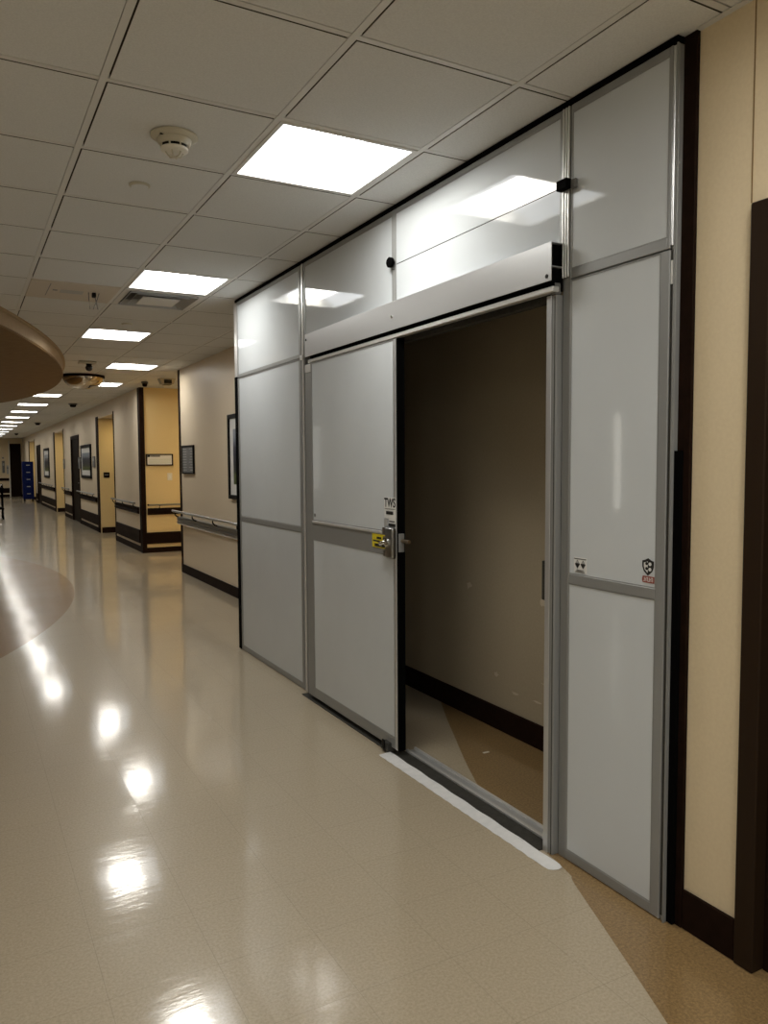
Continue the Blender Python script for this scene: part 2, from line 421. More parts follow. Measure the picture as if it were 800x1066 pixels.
d = struct('door_7', box(2.05, 2.52, YE-.06, YE-.005, .0, 2.45), M['brown'])
obj('door_frame', box(2.0, 2.05, YE-.09, YE-.005, 0, 2.6), M['white'], d)

# ------------------------------------------------------------------ ceiling lights
ordn = ['first', 'second', 'third', 'fourth', 'fifth', 'sixth', 'seventh', 'eighth', 'ninth', 'tenth', 'eleventh', 'twelfth', 'thirteenth', 'fourteenth', 'fifteenth', 'sixteenth']
def make_light(c, r, label):
    x0, x1, y0, y1 = cell(c, r); cx, cy = (x0+x1)/2, (y0+y1)/2
    t = thing('ceiling_light', (cx, cy, H), label, 'ceiling light', 'square ceiling lights along the corridor')
    x0 += .0125; x1 -= .0125; y0 += .0125; y1 -= .0125; w = .017
    f = bmesh.new()
    bx(f, x0, x0+w, y0, y1, H-.003, H+.10); bx(f, x1-w, x1, y0, y1, H-.003, H+.10)
    bx(f, x0+w, x1-w, y0, y0+w, H-.003, H+.10); bx(f, x0+w, x1-w, y1-w, y1, H-.003, H+.10)
    bx(f, x0, x1, y0, y1, H+.10, H+.11)
    obj('frame', f, M['tbar'], t)
    x0 += w; x1 -= w; y0 += w; y1 -= w
    a, b = x0+.22*(x1-x0), x0+.74*(x1-x0)
    # curved centre lens
    l = bmesh.new(); n = 10; rows = []
    for k in range(n+1):
        s = k/n; x = a+(b-a)*s; z = H+.062 - .014*math.sin(PI*s)
        rows.append((l.verts.new((x, y0, z)), l.verts.new((x, y1, z))))
    for k in range(n): l.faces.new((rows[k][0], rows[k+1][0], rows[k+1][1], rows[k][1]))
    obj('lens', l, M['lens'], t, smooth=True)
    for (p, q) in ((x0, a), (b, x1)):
        l = bmesh.new(); rows = []
        for k in range(n+1):
            s = k/n; x = p+(q-p)*s; u_ = s if p == x0 else 1-s; z = H+.006 + .056*math.sin(PI/2*u_)
            rows.append((l.verts.new((x, y0, z)), l.verts.new((x, y1, z))))
        for k in range(n): l.faces.new((rows[k][0], rows[k+1][0], rows[k+1][1], rows[k][1]))
        obj('side_panel', l, M['lens_side'], t, smooth=True)
    return t
proto = None
vis = 0
for c, r in light_cells:
    x0, x1, y0, y1 = cell(c, r)
    if c in (-3, -6):  # unseen lights added to brighten the lower panels and near wall
        lab = {(-3, -8): 'added square fill light overhead behind where the photo was taken, left of the corridor row',
               (-6, -8): 'added square fill light overhead behind where the photo was taken, farthest left',
               (-3, -5): 'added square fill light straight above where the photo was taken',
               (-6, -5): 'added square fill light left of where the photo was taken'}[c, r]
    elif r < 0:
        lab = {-4: 'square ceiling light overhead, just out of the frame in front of the temporary wall', -8: 'square ceiling light overhead, behind where the photo was taken'}[r]
    else:
        vis += 1
        lab = {1: 'largest square ceiling light, nearest, beside the smoke detector and the grey wall top',
               2: 'square ceiling light touching the air vent, second nearest',
               3: 'square ceiling light just beyond the air vent, third nearest',
               4: 'square ceiling light fourth nearest, right of the dome mirror and offset to the right',
               5: 'square ceiling light half hidden behind the right side of the dome mirror',
               6: 'square ceiling light first beyond the curved soffit edge, left below the dome mirror'}.get(vis, 'small distant square ceiling light, %s from the near end of the row' % ordn[vis-1])
    if proto is None: proto = make_light(c, r, lab)
    else: dup(proto, ((x0+x1)/2, (y0+y1)/2, H), lab)
# warm lamps in the side passage and in the door recesses
def warm_light(cx, cy, z, s, label):
    t = thing('ceiling_light', (cx, cy, z), label, 'ceiling light')
    f = bmesh.new(); bx(f, cx-s-.02, cx-s, cy-s-.02, cy+s+.02, z-.012, z-.001); bx(f, cx+s, cx+s+.02, cy-s-.02, cy+s+.02, z-.012, z-.001)
    bx(f, cx-s, cx+s, cy-s-.02, cy-s, z-.012, z-.001); bx(f, cx-s, cx+s, cy+s, cy+s+.02, z-.012, z-.001)
    obj('frame', f, M['white'], t)
    obj('lens', box(cx-s, cx+s, cy-s, cy+s, z-.010, z-.002), M['lens_warm'], t)
warm_light(4.4, 11.7, H-.002, .30, 'warm square ceiling light inside the side passage, hidden behind the wall corner')
for (a, b), w in zip(YO, ('nearest', 'middle', 'farthest')):
    warm_light(3.16, a+.62*(b-a), zo, .16, 'warm small ceiling light inside the %s door recess' % w)

# ------------------------------------------------------------------ ceiling devices
t = thing('smoke_detector', (.762, 3.045, H), 'round cream smoke detector on the tile left of the nearest ceiling light', 'smoke detector')
obj('base_plate', lathe(bmesh.new(), [(.088, -.002), (.088, -.008), (.078, -.014), (.060, -.018)], .762, 3.045, H, 40), M['cream'], t, smooth=True)
obj('body', lathe(bmesh.new(), [(.064, -.018), (.062, -.030), (.054, -.040)], .762, 3.045, H, 40), M['cream'], t, smooth=True)
obj('vent_ring', lathe(bmesh.new(), [(.050, -.040), (.050, -.050)], .762, 3.045, H, 40), M['blackplastic'], t)
obj('cap', lathe(bmesh.new(), [(.052, -.050), (.051, -.058), (.042, -.064)], .762, 3.045, H, 40), M['white'], t, smooth=True)
cg = bmesh.new()
for k in range(6):
    a = k*PI/3; tube(cg, [(.762+.034*math.cos(a), 3.045+.034*math.sin(a), H-.064), (.762+.024*math.cos(a), 3.045+.024*math.sin(a), H-.078), (.762, 3.045, H-.082)], .0028, 6)
obj('sensor_cage', cg, M['cream'], t)
obj('slot', box(.700, .725, 3.005, 3.013, H-.019, H-.0135), M['blackplastic'], t)
# ribs dividing the vent ring
for k in range(8):
    a = k*PI/4+.2; rb = box( .762+.0505*math.cos(a)-.003, .762+.0505*math.cos(a)+.003, 3.045+.0505*math.sin(a)-.003, 3.045+.0505*math.sin(a)+.003, H-.0505, H-.0395); obj('vent_rib', rb, M['cream'], t)

def disc(x, y, label):
    t = thing('sprinkler_cover', (x, y, H), label, 'sprinkler cover')
    obj('rim', lathe(bmesh.new(), [(.046, -.0006), (.046, -.006), (.040, -.010)], x, y, H, 32), M['cream'], t, smooth=True)
    obj('cap', lathe(bmesh.new(), [(.038, -.0095), (.036, -.013)], x, y, H, 32), M['tile'], t, smooth=True)
disc(.752, 3.642, 'round flat sprinkler cover on the ceiling tile beyond the smoke detector')
disc(1.349, 7.222, 'round flat sprinkler cover between the air vent and the third ceiling light')

# square louvred air diffuser
x0, x1, y0, y1 = cell(0, 5); cx, cy = (x0+x1)/2, (y0+y1)/2
t = thing('air_vent', (cx, cy, H), 'square metal air vent with stepped louvres beside the second ceiling light', 'air vent')
def sq_ring(bm, ri, ro, zi, zo_, th=.003):
    def ring(r, z): return [bm.verts.new((cx+sx*r, cy+sy*r, z)) for sx, sy in ((-1,-1),(1,-1),(1,1),(-1,1))]
    A, B, C_, D = ring(ro, zo_), ring(ri, zi), ring(ri, zi+th), ring(ro, zo_+th)
    for k in range(4):
        j = (k+1) % 4
        bm.faces.new((A[k], A[j], B[j], B[k])); bm.faces.new((D[k], C_[k], C_[j], D[j])); bm.faces.new((B[k], B[j], C_[j], C_[k])); bm.faces.new((A[k], D[k], D[j], A[j]))
    return bm
obj('frame', sq_ring(bmesh.new(), .250, .2915, H-.006, H-.004), M['tbar'], t)
obj('louvre', sq_ring(bmesh.new(), .205, .246, H+.022, H-.016), M['lightgrey'], t)
obj('louvre', sq_ring(bmesh.new(), .155, .196, H+.022, H-.018), M['lightgrey'], t)
obj('centre_plate', box(cx-.138, cx+.138, cy-.138, cy+.138, H-.020, H-.012, bev=.003), M['tbar'], t)
obj('duct_box', sq_ring(bmesh.new(), .02, .2915, H+.030, H+.030), M['grey'], t)

# plain access panel with hooks
x0, x1, y0, y1 = cell(-1, 5)
t = thing('access_panel', ((x0+x1)/2, (y0+y1)/2, H), 'smooth cream access panel set in the ceiling grid left of the air vent', 'access panel')
obj('plate', box(x0+.013, x1-.013, y0+.013, y1-.013, H-.005, H+.012, bev=.002), M['cream_panel'], t)
obj('slot', box(.592, .597, 5.84, 6.26, H-.0062, H-.0045), M['grey'], t)
obj('label_strip', box(.675, .83, 6.01, 6.12, H-.0062, H-.0045), M['lightgrey'], t)
obj('latch', box(.625, .655, 6.03, 6.06, H-.0075, H-.0045), M['grey'], t)
hk = thing('ceiling_hook', (.90, 6.02, H-.005), 'thin dark wire hooks hanging from the cream access panel', 'hook')
for px, dx in ((.862, .006), (.903, .02), (.935, -.045)):
    obj('wire', tube(bmesh.new(), [(px, 6.02, H-.006), (px+dx*.3, 6.02, H-.05), (px+dx, 6.01, H-.125)], .0035, 8), M['grey'], hk)
obj('clip', box(.885, .912, 6.005, 6.035, H-.040, H-.006, bev=.003), M['blackplastic'], hk)

# small dome camera and dome mirror
t = thing('ceiling_camera', (1.40, 10.05, H), 'small ceiling camera on a wide plate in front of the dome mirror', 'camera')
obj('mount_plate', box(1.30, 1.50, 9.98, 10.12, H-.028, H-.002, bev=.006), M['cream'], t)
obj('neck', lathe(bmesh.new(), [(.035, -.028), (.03, -.05)], 1.42, 10.05, H, 20), M['blackplastic'], t, smooth=True)
s = bmesh.new(); bmesh.ops.create_uvsphere(s, u_segments=20, v_segments=12, radius=.042, matrix=Matrix.Translation((1.42, 10.05, H-.075)))
obj('camera_ball', s, M['glossblack'], t, smooth=True)
t = thing('dome_mirror', (1.56, 11.62, H), 'silver dome mirror on the ceiling beside the curved soffit', 'mirror')
prof = [(.272*math.cos(a), -.030-.165*math.sin(a)) for a in [k*PI/2/12 for k in range(12)]] + [(.004, -.195)]
obj('mirror_dome', lathe(bmesh.new(), prof, 1.56, 11.62, H, 40), M['mirror'], t, smooth=True)
obj('rim', lathe(bmesh.new(), [(.285, -.002), (.288, -.034), (.270, -.036)], 1.56, 11.62, H, 40), M['brown'], t, smooth=True)
t = thing('ceiling_speaker', (2.70, 11.55, H), 'cream ceiling device with a dark centre above the side passage entrance', 'ceiling device')
obj('housing', prism(bmesh.new(), [(2.585, H-.003), (2.815, H-.003), (2.78, H-.085), (2.62, H-.085)], 'y', 11.47, 11.63), M['cream'], t)
obj('dark_lens', box(2.645, 2.755, 11.464, 11.472, H-.075, H-.022), M['glossblack'], t)
obj('underside_lens', box(2.645, 2.755, 11.48, 11.62, H-.095, H-.085, bev=.004), M['glossblack'], t)
def small_detector(x, y, label, s=1.0):
    t = thing('smoke_detector', (x, y, H), label, 'smoke detector')
    obj('base_plate', lathe(bmesh.new(), [(.085*s, -.002), (.085*s, -.025), (.07*s, -.03)], x, y, H, 24), M['grey'], t, smooth=True)
    obj('cap', lathe(bmesh.new(), [(.065*s, -.03), (.06*s, -.06), (.04*s, -.075)], x, y, H, 24), M['cabinet'], t, smooth=True)
small_detector(2.50, 12.1, 'small dark detector left of the cream ceiling device at the passage', .6)
small_detector(2.07, 17.0, 'dark ceiling detector beyond the dome mirror, first along the right wall')
small_detector(2.056, 25.0, 'dark ceiling detector second along the right wall, far down the corridor')
small_detector(1.986, 33.6, 'dark ceiling detector at the far end of the corridor', .9)

# curved soffit of the nurses' station
cs = [(-11.77 + 13.0*math.cos(a), 11.7 + 13.0*math.sin(a)) for a in [math.radians(-55 + 110*k/120) for k in range(121)]]
cs = [p for p in cs if p[0] > -4.58]
def arcp(R): return [(-11.77 + R*math.cos(a), 11.7 + R*math.sin(a)) for a in [math.radians(-56 + 112*k/120) for k in range(121)]]
t = thing('curved_soffit', (-1.0, 11.7, H), 'tan curved soffit hanging from the ceiling at the left edge', 'soffit')
def seg_prism(R, z0, z1):
    pts = [p for p in arcp(R) if p[0] > -4.59]
    return prism(bmesh.new(), pts, 'z', z0, z1)
obj('fascia', seg_prism(13.0, 2.575, H-.022), M['soffit'], t, smooth=True)
obj('top_lip', seg_prism(13.025, H-.020, H-.0016), M['soffit'], t, smooth=True)
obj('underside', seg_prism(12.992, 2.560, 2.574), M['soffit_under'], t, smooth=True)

# ------------------------------------------------------------------ temporary wall panels
YL = 5.83; YPL = (4.485, 4.535); YPR = (2.102, 2.140); YR0 = 1.650
XB = XP + .045
def wall_panel(label, y0, y1, z0, z1, wl, wr, wt, wb, rails=(), seam=None, mat='alu_dark', stile_split=True):
    """framed panel in the plane x=XP..XB; left edge is y1, right edge is y0"""
    t = thing('wall_panel', (XP, (y0+y1)/2, z0), label, 'wall panel', 'grey framed panels of the temporary wall')
    def part(n, b, m, bev=.002): return obj(n, box(*b, bev=bev), M[m], t)
    if wl: part('stile', (XP, XB, y1-wl, y1, z0, z1), mat)
    if wr: part('stile', (XP, XB, y0, y0+wr, z0, z1), mat)
    a, b = y0+wr, y1-wl
    if wt: part('rail', (XP+.0005, XB, a, b, z1-wt, z1), mat)
    if wb: part('rail', (XP+.0005, XB, a, b, z0, z0+wb), mat)
    zs = [z0+wb]
    for r0, r1 in rails:
        part('rail', (XP+.0005, XB, a, b, r0, r1), mat); zs += [r0, r1]
    zs.append(z1-wt)
    for k in range(0, len(zs), 2):
        if seam and zs[k] < seam < zs[k+1]:
            part('infill', (XP+.0035, XB-.012, a, b, zs[k], seam-.002), 'panel', 0); part('infill', (XP+.0035, XB-.012, a, b, seam+.002, zs[k+1]), 'panel', 0)
            part('seam_strip', (XP+.006, XB-.014, a, b, seam-.0018, seam+.0018), 'blackplastic', 0)
        else:
            part('infill', (XP+.0035, XB-.012, a, b, zs[k], zs[k+1]), 'panel', 0)
    part('bounce_stop', (XB-.011, XB-.004, a, b, z0+wb, z1-wt), 'black', 0)  # unseen black sheet added to cut light bouncing inside the enclosure
    # thin glazing beads round the infill
    bd = bmesh.new(); e = .003
    for k in range(0, len(zs), 2):
        bx(bd, XP+.0015, XP+.0034, a, a+e, zs[k], zs[k+1]); bx(bd, XP+.0015, XP+.0034, b-e, b, zs[k], zs[k+1])
        bx(bd, XP+.0015, XP+.0034, a+e, b-e, zs[k], zs[k]+e); bx(bd, XP+.0015, XP+.0034, a+e, b-e, zs[k+1]-e, zs[k+1])
    obj('glazing_bead', bd, M['alu_dark'], t)
    return t
pLU = wall_panel('upper left panel of the temporary wall, at the ceiling beside the corridor', YPL[1]+.002, YL-.03, 2.112, 2.682, .022, .030, .025, .022)
pLL = wall_panel('tall left panel of the temporary wall, split by a mid rail, left of the sliding door', YPL[1]+.002, YL-.03, .004, 2.108, .030, .034, .006, .035, rails=((1.015, 1.052),))
pTL = wall_panel('transom panel over the sliding door, left of the round black knob', 3.3505, YPL[0]-.002, 2.112, 2.682, .020, .018, .025, .03)
pTR = wall_panel('long transom panel over the open doorway with a horizontal seam', YPR[1]+.002, 3.350, 2.112, 2.682, .018, .012, .022, .03, seam=2.418)
pRU = wall_panel('upper right panel of the temporary wall, at the ceiling beside the beige wall', YR0+.014, YPR[0]-.002, 2.092, 2.682, .006, .012, .026, .034)
pRL = wall_panel('tall right panel of the temporary wall, with warning and shield stickers', YR0+.014, YPR[0]-.002, .004, 2.088, .006, .036, .003, .036, rails=((1.020, 1.056),))

# posts
def post(name, label, y0, y1, z1):
    t = thing(name, (XP, (y0+y1)/2, 0), label, 'post', 'upright posts of the temporary wall')
    obj('body', box(XP+.004, XB, y0, y1, 0, z1, bev=.002), M['alu_dark'], t)
    return t
p1 = post('wall_post', 'slim aluminium post between the tall left panel and the sliding door', *YPL, 2.682)
obj('rib', box(XP-.004, XP+.004, YPL[0]+.006, YPL[0]+.030, 0, 2.682, bev=.003), M['alu_light'], p1)
obj('bracket', box(XP-.012, XP+.003, YPL[0]+.002, YPL[1]-.004, 2.095, 2.125, bev=.003), M['alu_light'], p1)
p2 = post('wall_post', 'ribbed aluminium post right of the open doorway, behind the black clamp', *YPR, 2.682)
for k in range(3):
    yy = YPR[0] + .006 + k*.0130
    obj('rib', box(XP-.006, XP+.003, yy-.0042, yy+.0042, 2.10, 2.680, bev=.002), M['alu_light'], p2)
obj('channel', box(XP+.002, XP+.0038, YPR[0]+.003, YPR[1]-.003, 2.10, 2.680), M['black'], p2)
# right edge strip
t = thing('edge_strip', (XP, 1.654, 0), 'narrow aluminium edge strip with a slot along the right side of the temporary wall', 'edge strip')
obj('body', box(XP+.006, XB, 1.646, 1.6625, 0, 2.682, bev=.002), M['alu_dark'], t)
obj('rib', tube(bmesh.new(), [(XP+.002, 1.6575, 2.10), (XP+.002, 1.6575, 2.676)], .0042, 10), M['alu'], t, smooth=True)
obj('slot', box(XP+.003, XP+.0065, 1.653, 1.6615, .02, 2.085), M['track'], t)
obj('white_tab', box(XP+.0005, XP+.004, 1.6535, 1.6605, 1.985, 2.055), M['paper'], t, label='small white tab in the slot')
obj('lip', box(XP-.001, XP+.006, 1.646, 1.650, 0, 2.682), M['alu_dark'], t)
# foam gaskets
tag(obj('foam_gasket', box(XP-.003, XB, 1.646, YL, 2.684, H-.0025), M['black']), 'black foam strip sealing the temporary wall to the ceiling', 'gasket')
tag(obj('foam_gasket', box(XP+.012, XN-.015, 1.622, 1.6455, .004, 1.485), M['black']), 'black foam block filling the gap beside the beige wall corner', 'gasket')
tag(obj('foam_gasket', box(XP-.004, XB, YL-.029, YL+.028, .004, 2.12), M['black']), 'black foam strip along the left corner of the temporary wall', 'gasket')
tag(obj('corner_strip', box(XP+.004, XB, YL-.028, YL+.045, 2.122, 2.682, bev=.003), M['alu_light']), 'pale strip at the upper left corner of the temporary wall', 'corner strip')
# return side towards the corridor wall
t = thing('wall_panel', (2.2, YL-.04, 0), 'side return panel closing the temporary wall to the corridor wall', 'wall panel', 'grey framed panels of the temporary wall')
obj('infill', box(XB+.004, XW-.02, YL-.029, YL-.012, .02, 2.66), M['panel'], t)
fr = bmesh.new(); bx(fr, XB+.002, XW-.02, YL-.03, YL, .002, .03); bx(fr, XB+.002, XW-.02, YL-.03, YL, 2.65, 2.68); bx(fr, XW-.035, XW-.002, YL-.03, YL, .03, 2.65)
obj('frame', fr, M['alu_dark'], t)

# header track housing
t = thing('door_track', (1.86, 3.2, 2.07), 'long aluminium header track housing above the sliding door and doorway', 'door track')
YH0, YH1, XH = 2.132, 4.335, 1.838
obj('cover', box(XH, XH+.003, YH0, YH1, 2.088, 2.222, bev=.0008), M['alu'], t)
obj('top_plate', box(XH+.003, XP, YH0, YH1, 2.2185, 2.222), M['alu'], t)
obj('back_plate', box(XP-.006, XP-.001, YH0+.001, YH1, 2.054, 2.218), M['blackplastic'], t)  # made black to stand for the unlit inside of the housing
obj('inner_shelf', box(XH+.003, XP-.006, YH0+.001, YH1, 2.136, 2.140), M['alu_dark'], t)
obj('inner_shade', box(XH+.004, XP-.006, YH0+.012, YH1-.01, 2.142, 2.216), M['black'], t)  # black blocks standing in for the shade in the hollow channel
obj('inner_shade', box(XH+.010, XP-.006, YH0+.012, YH1-.01, 2.090, 2.134), M['black'], t)
obj('running_rail', box(XH+.012, XH+.042, YH0+.004, YH1-.01, 2.052, 2.072, bev=.003), M['alu_light'], t)
obj('rail_web', box(XH+.024, XH+.030, YH0+.012, YH1-.02, 2.072, 2.09), M['black'], t)
for yy, zz, m in ((2.155, 2.106, 'ink'), (4.318, 2.188, 'ink'), (3.27, 2.15, 'chrome')):
    obj('bolt', lathe(bmesh.new(), [(.0075, 0), (.0075, -.002), (.005, -.004)], XH, yy, zz, 16, 'x'), M[m], t, smooth=True)

# header beam behind the doorway
t = thing('doorway_beam', (1.93, 2.8, 2.03), 'grey beam across the top inside of the open doorway', 'beam')
obj('body', box(XP+.005, XB, 2.195, 3.3, 2.035, 2.108, bev=.002), M['track'], t)

# right jamb
t = thing('door_jamb', (1.9, 2.165, 0), 'aluminium jamb on the right side of the open doorway', 'door jamb')
obj('body', box(XP-.022, XB, 2.143, 2.190, .0, 2.045, bev=.002), M['alu_dark'], t)
obj('face_strip', box(XP-.026, XP-.0225, 2.166, 2.191, .0, 2.045, bev=.001), M['alu'], t)
obj('strike_plate', box(XP-.020, XP+.002, 2.1905, 2.214, .945, 1.09, bev=.001), M['track'], t)
obj('groove', box(XP-.0232, XP-.0215, 2.149, 2.152, .002, 2.04), M['track'], t)
obj('end_cap', box(XP-.03, XP+.0, 2.1415, 2.166, 2.046, 2.085, bev=.002), M['grey'], t)

# ------------------------------------------------------------------ sliding door
YD0, YD1, XD0, XD1 = 3.262, 4.375, 1.852, 1.890
zt = 2.048
t = thing('sliding_door', (XD0, YD0, .03), 'grey sliding door with an aluminium frame, half open under the header track', 'sliding door')
obj('stile', box(XD0, XD1, YD1-.095, YD1, .03, zt, bev=.002), M['alu_dark'], t)
obj('stile', box(XD0, XD1, YD0, YD0+.022, .03, zt, bev=.002), M['alu'], t)
obj('rail', box(XD0+.0005, XD1, YD0+.022, YD1-.095, zt-.006, zt, bev=.001), M['alu_dark'], t)
obj('rail', box(XD0+.0005, XD1, YD0+.022, YD1-.095, .03, .085, bev=.002), M['alu_dark'], t)
obj('rail', box(XD0+.0005, XD1, YD0+.022, YD1-.095, .995, 1.105, bev=.002), M['alu_dark'], t)
obj('rail_lip', box(XD0-.004, XD0+.0005, YD0+.022, YD1-.095, 1.098, 1.112, bev=.001), M['alu_light'], t)
obj('infill', box(XD0+.003, XD1-.006, YD0+.022, YD1-.095, 1.105, zt-.006), M['panel'], t)
obj('infill', box(XD0+.003, XD1-.006, YD0+.022, YD1-.095, .085, .995), M['panel'], t)
obj('bounce_stop', box(XD1-.005, XD1-.002, YD0+.022, YD1-.095, .085, zt-.02), M['black'], t)  # black sheet added behind the door, absorbs bounce inside the enclosure
bd = bmesh.new()
for za, zb in ((.085, .995), (1.112, zt-.006)):
    bx(bd, XD0+.001, XD0+.0029, YD0+.022, YD0+.028, za, zb); bx(bd, XD0+.001, XD0+.0029, YD1-.101, YD1-.095, za, zb)
    bx(bd, XD0+.001, XD0+.0029, YD0+.028, YD1-.101, za, za+.006)
obj('glazing_bead', bd, M['alu_dark'], t)
obj('edge_seal', box(XD0+.003, XD1+.004, YD0-.012, YD0, .03, zt), M['black'], t)
obj('corner_bracket', box(XD0-.003, XD0, YD1-.09, YD1-.005, zt-.05, zt-.004, bev=.001), M['alu_light'], t)
# lock
lk_ = obj('lock_case', box(XD0-.028, XD0-.001, YD0-.004, YD0+.070, .985, 1.138, bev=.010, seg=3), M['steel'], t, smooth=True)
obj('lever', tube(bmesh.new(), [(XD0-.020, YD0+.066, 1.060), (XD0-.026, YD0+.088, 1.060), (XD0-.026, YD0+.118, 1.054), (XD0-.014, YD0+.130, 1.046)], .010, 12), M['chrome'], lk_, smooth=True)
obj('lock_cylinder', lathe(bmesh.new(), [(.020, 0), (.020, -.010), (.012, -.014)], XD0-.028, YD0+.040, 1.065, 24, 'x'), M['chrome'], lk_, smooth=True)
obj('side_block', box(XD0-.020, XD0-.0015, YD0+.071, YD0+.112, 1.096, 1.138, bev=.006, seg=2), M['steel'], lk_)
obj('side_block', box(XD0-.020, XD0-.0015, YD0+.071, YD0+.104, .990, 1.022, bev=.006, seg=2), M['steel'], lk_)
obj('keeper_ring', lathe(bmesh.new(), [(.016, 0), (.016, -.014), (.010, -.014), (.010, 0)], XD0-.0015, YD0+.096, 1.075, 20, 'x', False, False), M['chrome'], lk_, smooth=True)
obj('latch_plate', box(XD0+.004, XD0+.034, YD0-.020, YD0-.012, 1.02, 1.11, bev=.002), M['alu_dark'], t)
obj('latch_bolt', tube(bmesh.new(), [(XD0+.022, YD0-.02, 1.075), (XD0+.022, YD0-.085, 1.075)], .009, 12), M['brass'], t, smooth=True, label='worn brass latch bolt')
# labels on the door
st = obj('yellow_sticker', box(XD0-.0014, XD0-.0002, YD0+.105, YD0+.250, 1.025, 1.094), M['yellow'], t, label='yellow warning sticker')
inkb = bmesh.new()
bx(inkb, XD0-.0022, XD0-.0014, YD0+.150, YD0+.200, 1.069, 1.080); bx(inkb, XD0-.0022, XD0-.0014, YD0+.110, YD0+.240, 1.054, 1.062); bx(inkb, XD0-.0022, XD0-.0014, YD0+.105, YD0+.222, 1.030, 1.045)
obj('print', inkb, M['ink'], st)
q = XD0-.0012
st = obj('white_sticker', box(q, q+.0010, YD0+.006, YD0+.118, 1.180, 1.285), M['paper'], t, label='white sticker reading TWS')
text_mesh('print', 'TWS', .062, (q-.0005, YD0+.062, 1.256), M['ink'], st, width=.86)
inkb = bmesh.new()
bx(inkb, q-.0008, q, YD0+.010, YD0+.114, 1.226, 1.2285); bx(inkb, q-.0008, q, YD0+.028, YD0+.100, 1.200, 1.216)
obj('print', inkb, M['ink'], st)
st = obj('white_sticker', box(q, q+.0010, YD0+.004, YD0+.076, 1.140, 1.179), M['paper'], t, label='small white sticker with a black bar')
inkb = bmesh.new(); bx(inkb, q-.0008, q, YD0+.006, YD0+.074, 1.141, 1.156)
for k in range(7): bx(inkb, q-.0008, q, YD0+.014+k*.008, YD0+.019+k*.008, 1.163, 1.170)
obj('print', inkb, M['ink'], st)
obj('square_sticker', box(q, q+.0010, YD0+.084, YD0+.122, 1.130, 1.176), M['lightgrey'], t)
obj('grommet', lathe(bmesh.new(), [(.010, 0), (.010, -.003)], XD0+.003, YD1-.125, 1.145, 16, 'x'), M['grey'], t)

# floor guide bracket, floor track, sill rail, tape
tag(obj('floor_guide', box(XD0-.026, XD0+.02, 3.322, 3.382, .006, .052, bev=.004), M['track']), 'small dark guide block on the floor track at the sliding door corner', 'guide block')
g = bpy.data.objects['floor_guide']
obj('pin', box(XD0-.034, XD0-.026, 3.340, 3.364, .02, .066, bev=.002), M['blackplastic'], g)
tag(obj('floor_track', box(1.842, 1.9175, 2.1915, 4.46, .0008, .006, bev=.001), M['track']), 'flat dark grey track on the floor under the sliding door', 'floor track')
t = thing('sill_rail', (1.94, 2.8, 0), 'shiny aluminium sill rail across the open doorway behind the dark track', 'sill rail')
obj('base', box(1.9185, 1.982, 2.240, 3.30, .0008, .006), M['alu'], t)
obj('lip', box(1.9185, 1.936, 2.240, 3.30, .006, .014, bev=.001), M['alu_light'], t)
obj('lip', box(1.970, 1.982, 2.240, 3.30, .006, .016, bev=.001), M['alu_light'], t)
tp = bmesh.new(); N = 60
top = []
for k in range(N+1):
    y = 2.052 + (3.328-2.052)*k/N
    xi = 1.792 - .010*k/N + .003*math.sin(k*1.9)*random.random(); xo = 1.847 + .002*math.sin(k*.7)
    if k == 0: xi, xo = 1.806, 1.840
    top.append([tp.verts.new((xi, y + (.008 if k == 0 else 0), .0022)), tp.verts.new(((xi+xo)/2, y, .0030 + .0012*random.random())), tp.verts.new((xo, y, .0066))])
for k in range(N):
    for j in range(2): tp.faces.new((top[k][j], top[k+1][j], top[k+1][j+1], top[k][j+1]))
ext = bmesh.ops.extrude_face_region(tp, geom=tp.faces[:])
for v in ext['geom']:
    if isinstance(v, bmesh.types.BMVert): v.co.z -= .0014
tag(obj('floor_tape', tp, M['tape']), 'strip of white tape on the floor along the doorway threshold', 'tape')
tag(obj('paper_scrap', box(2.25, 2.285, 3.085, 3.097, .0008, .0030), M['fleck']), 'tiny pale scrap on the brown floor inside the doorway', 'scrap')

# clamps on the wall posts
t = thing('panel_clamp', (1.88, 2.10, 2.41), 'black square clamp on the ribbed post at the transom seam', 'clamp')
obj('block', box(XP-.032, XP-.007, 2.088, 2.140, 2.396, 2.430, bev=.002), M['black'], t)
obj('grey_pad', box(XP-.014, XP-.0007, 2.062, 2.087, 2.392, 2.424, bev=.003), M['grey'], t)
t = thing('panel_clamp', (1.88, 3.35, 2.425), 'round black knob clamp on the joint between the two transom panels', 'clamp')
obj('knob', lathe(bmesh.new(), [(.010, -.001), (.012, -.010), (.024, -.011), (.025, -.028), (.018, -.034)], XP, 3.35, 2.428, 24, 'x'), M['black'], t, smooth=True)
obj('foot', box(XP-.008, XP-.0006, 3.338, 3.362, 2.395, 2.416, bev=.002), M['grey'], t)

# stickers on the tall right panel
xs = XP+.0031
st = obj('warning_sticker', box(xs-.0008, xs+.0004, 2.005, 2.068, 1.064, 1.118), M['paper'], pRL, label='small white sticker with two black diamonds')
pb = bmesh.new()
bx(pb, xs-.0015, xs-.0008, 2.006, 2.067, 1.112, 1.1145)
for cy_ in (2.050, 2.022):
    prism(pb, [(cy_-.012, 1.094), (cy_, 1.109), (cy_+.012, 1.094), (cy_, 1.079)], 'x', xs-.0015, xs-.0008)
for k in range(3): bx(pb, xs-.0015, xs-.0008, 2.014+.003*k, 2.060-.003*k, 1.066+.0035*k, 1.0675+.0035*k)
obj('print', pb, M['ink'], st)
wb = bmesh.new()
for cy_ in (2.050, 2.022): prism(wb, [(cy_-.009, 1.0975), (cy_, 1.107), (cy_+.009, 1.0975)], 'x', xs-.0019, xs-.0014)
obj('print_white', wb, M['lightgrey'], st)
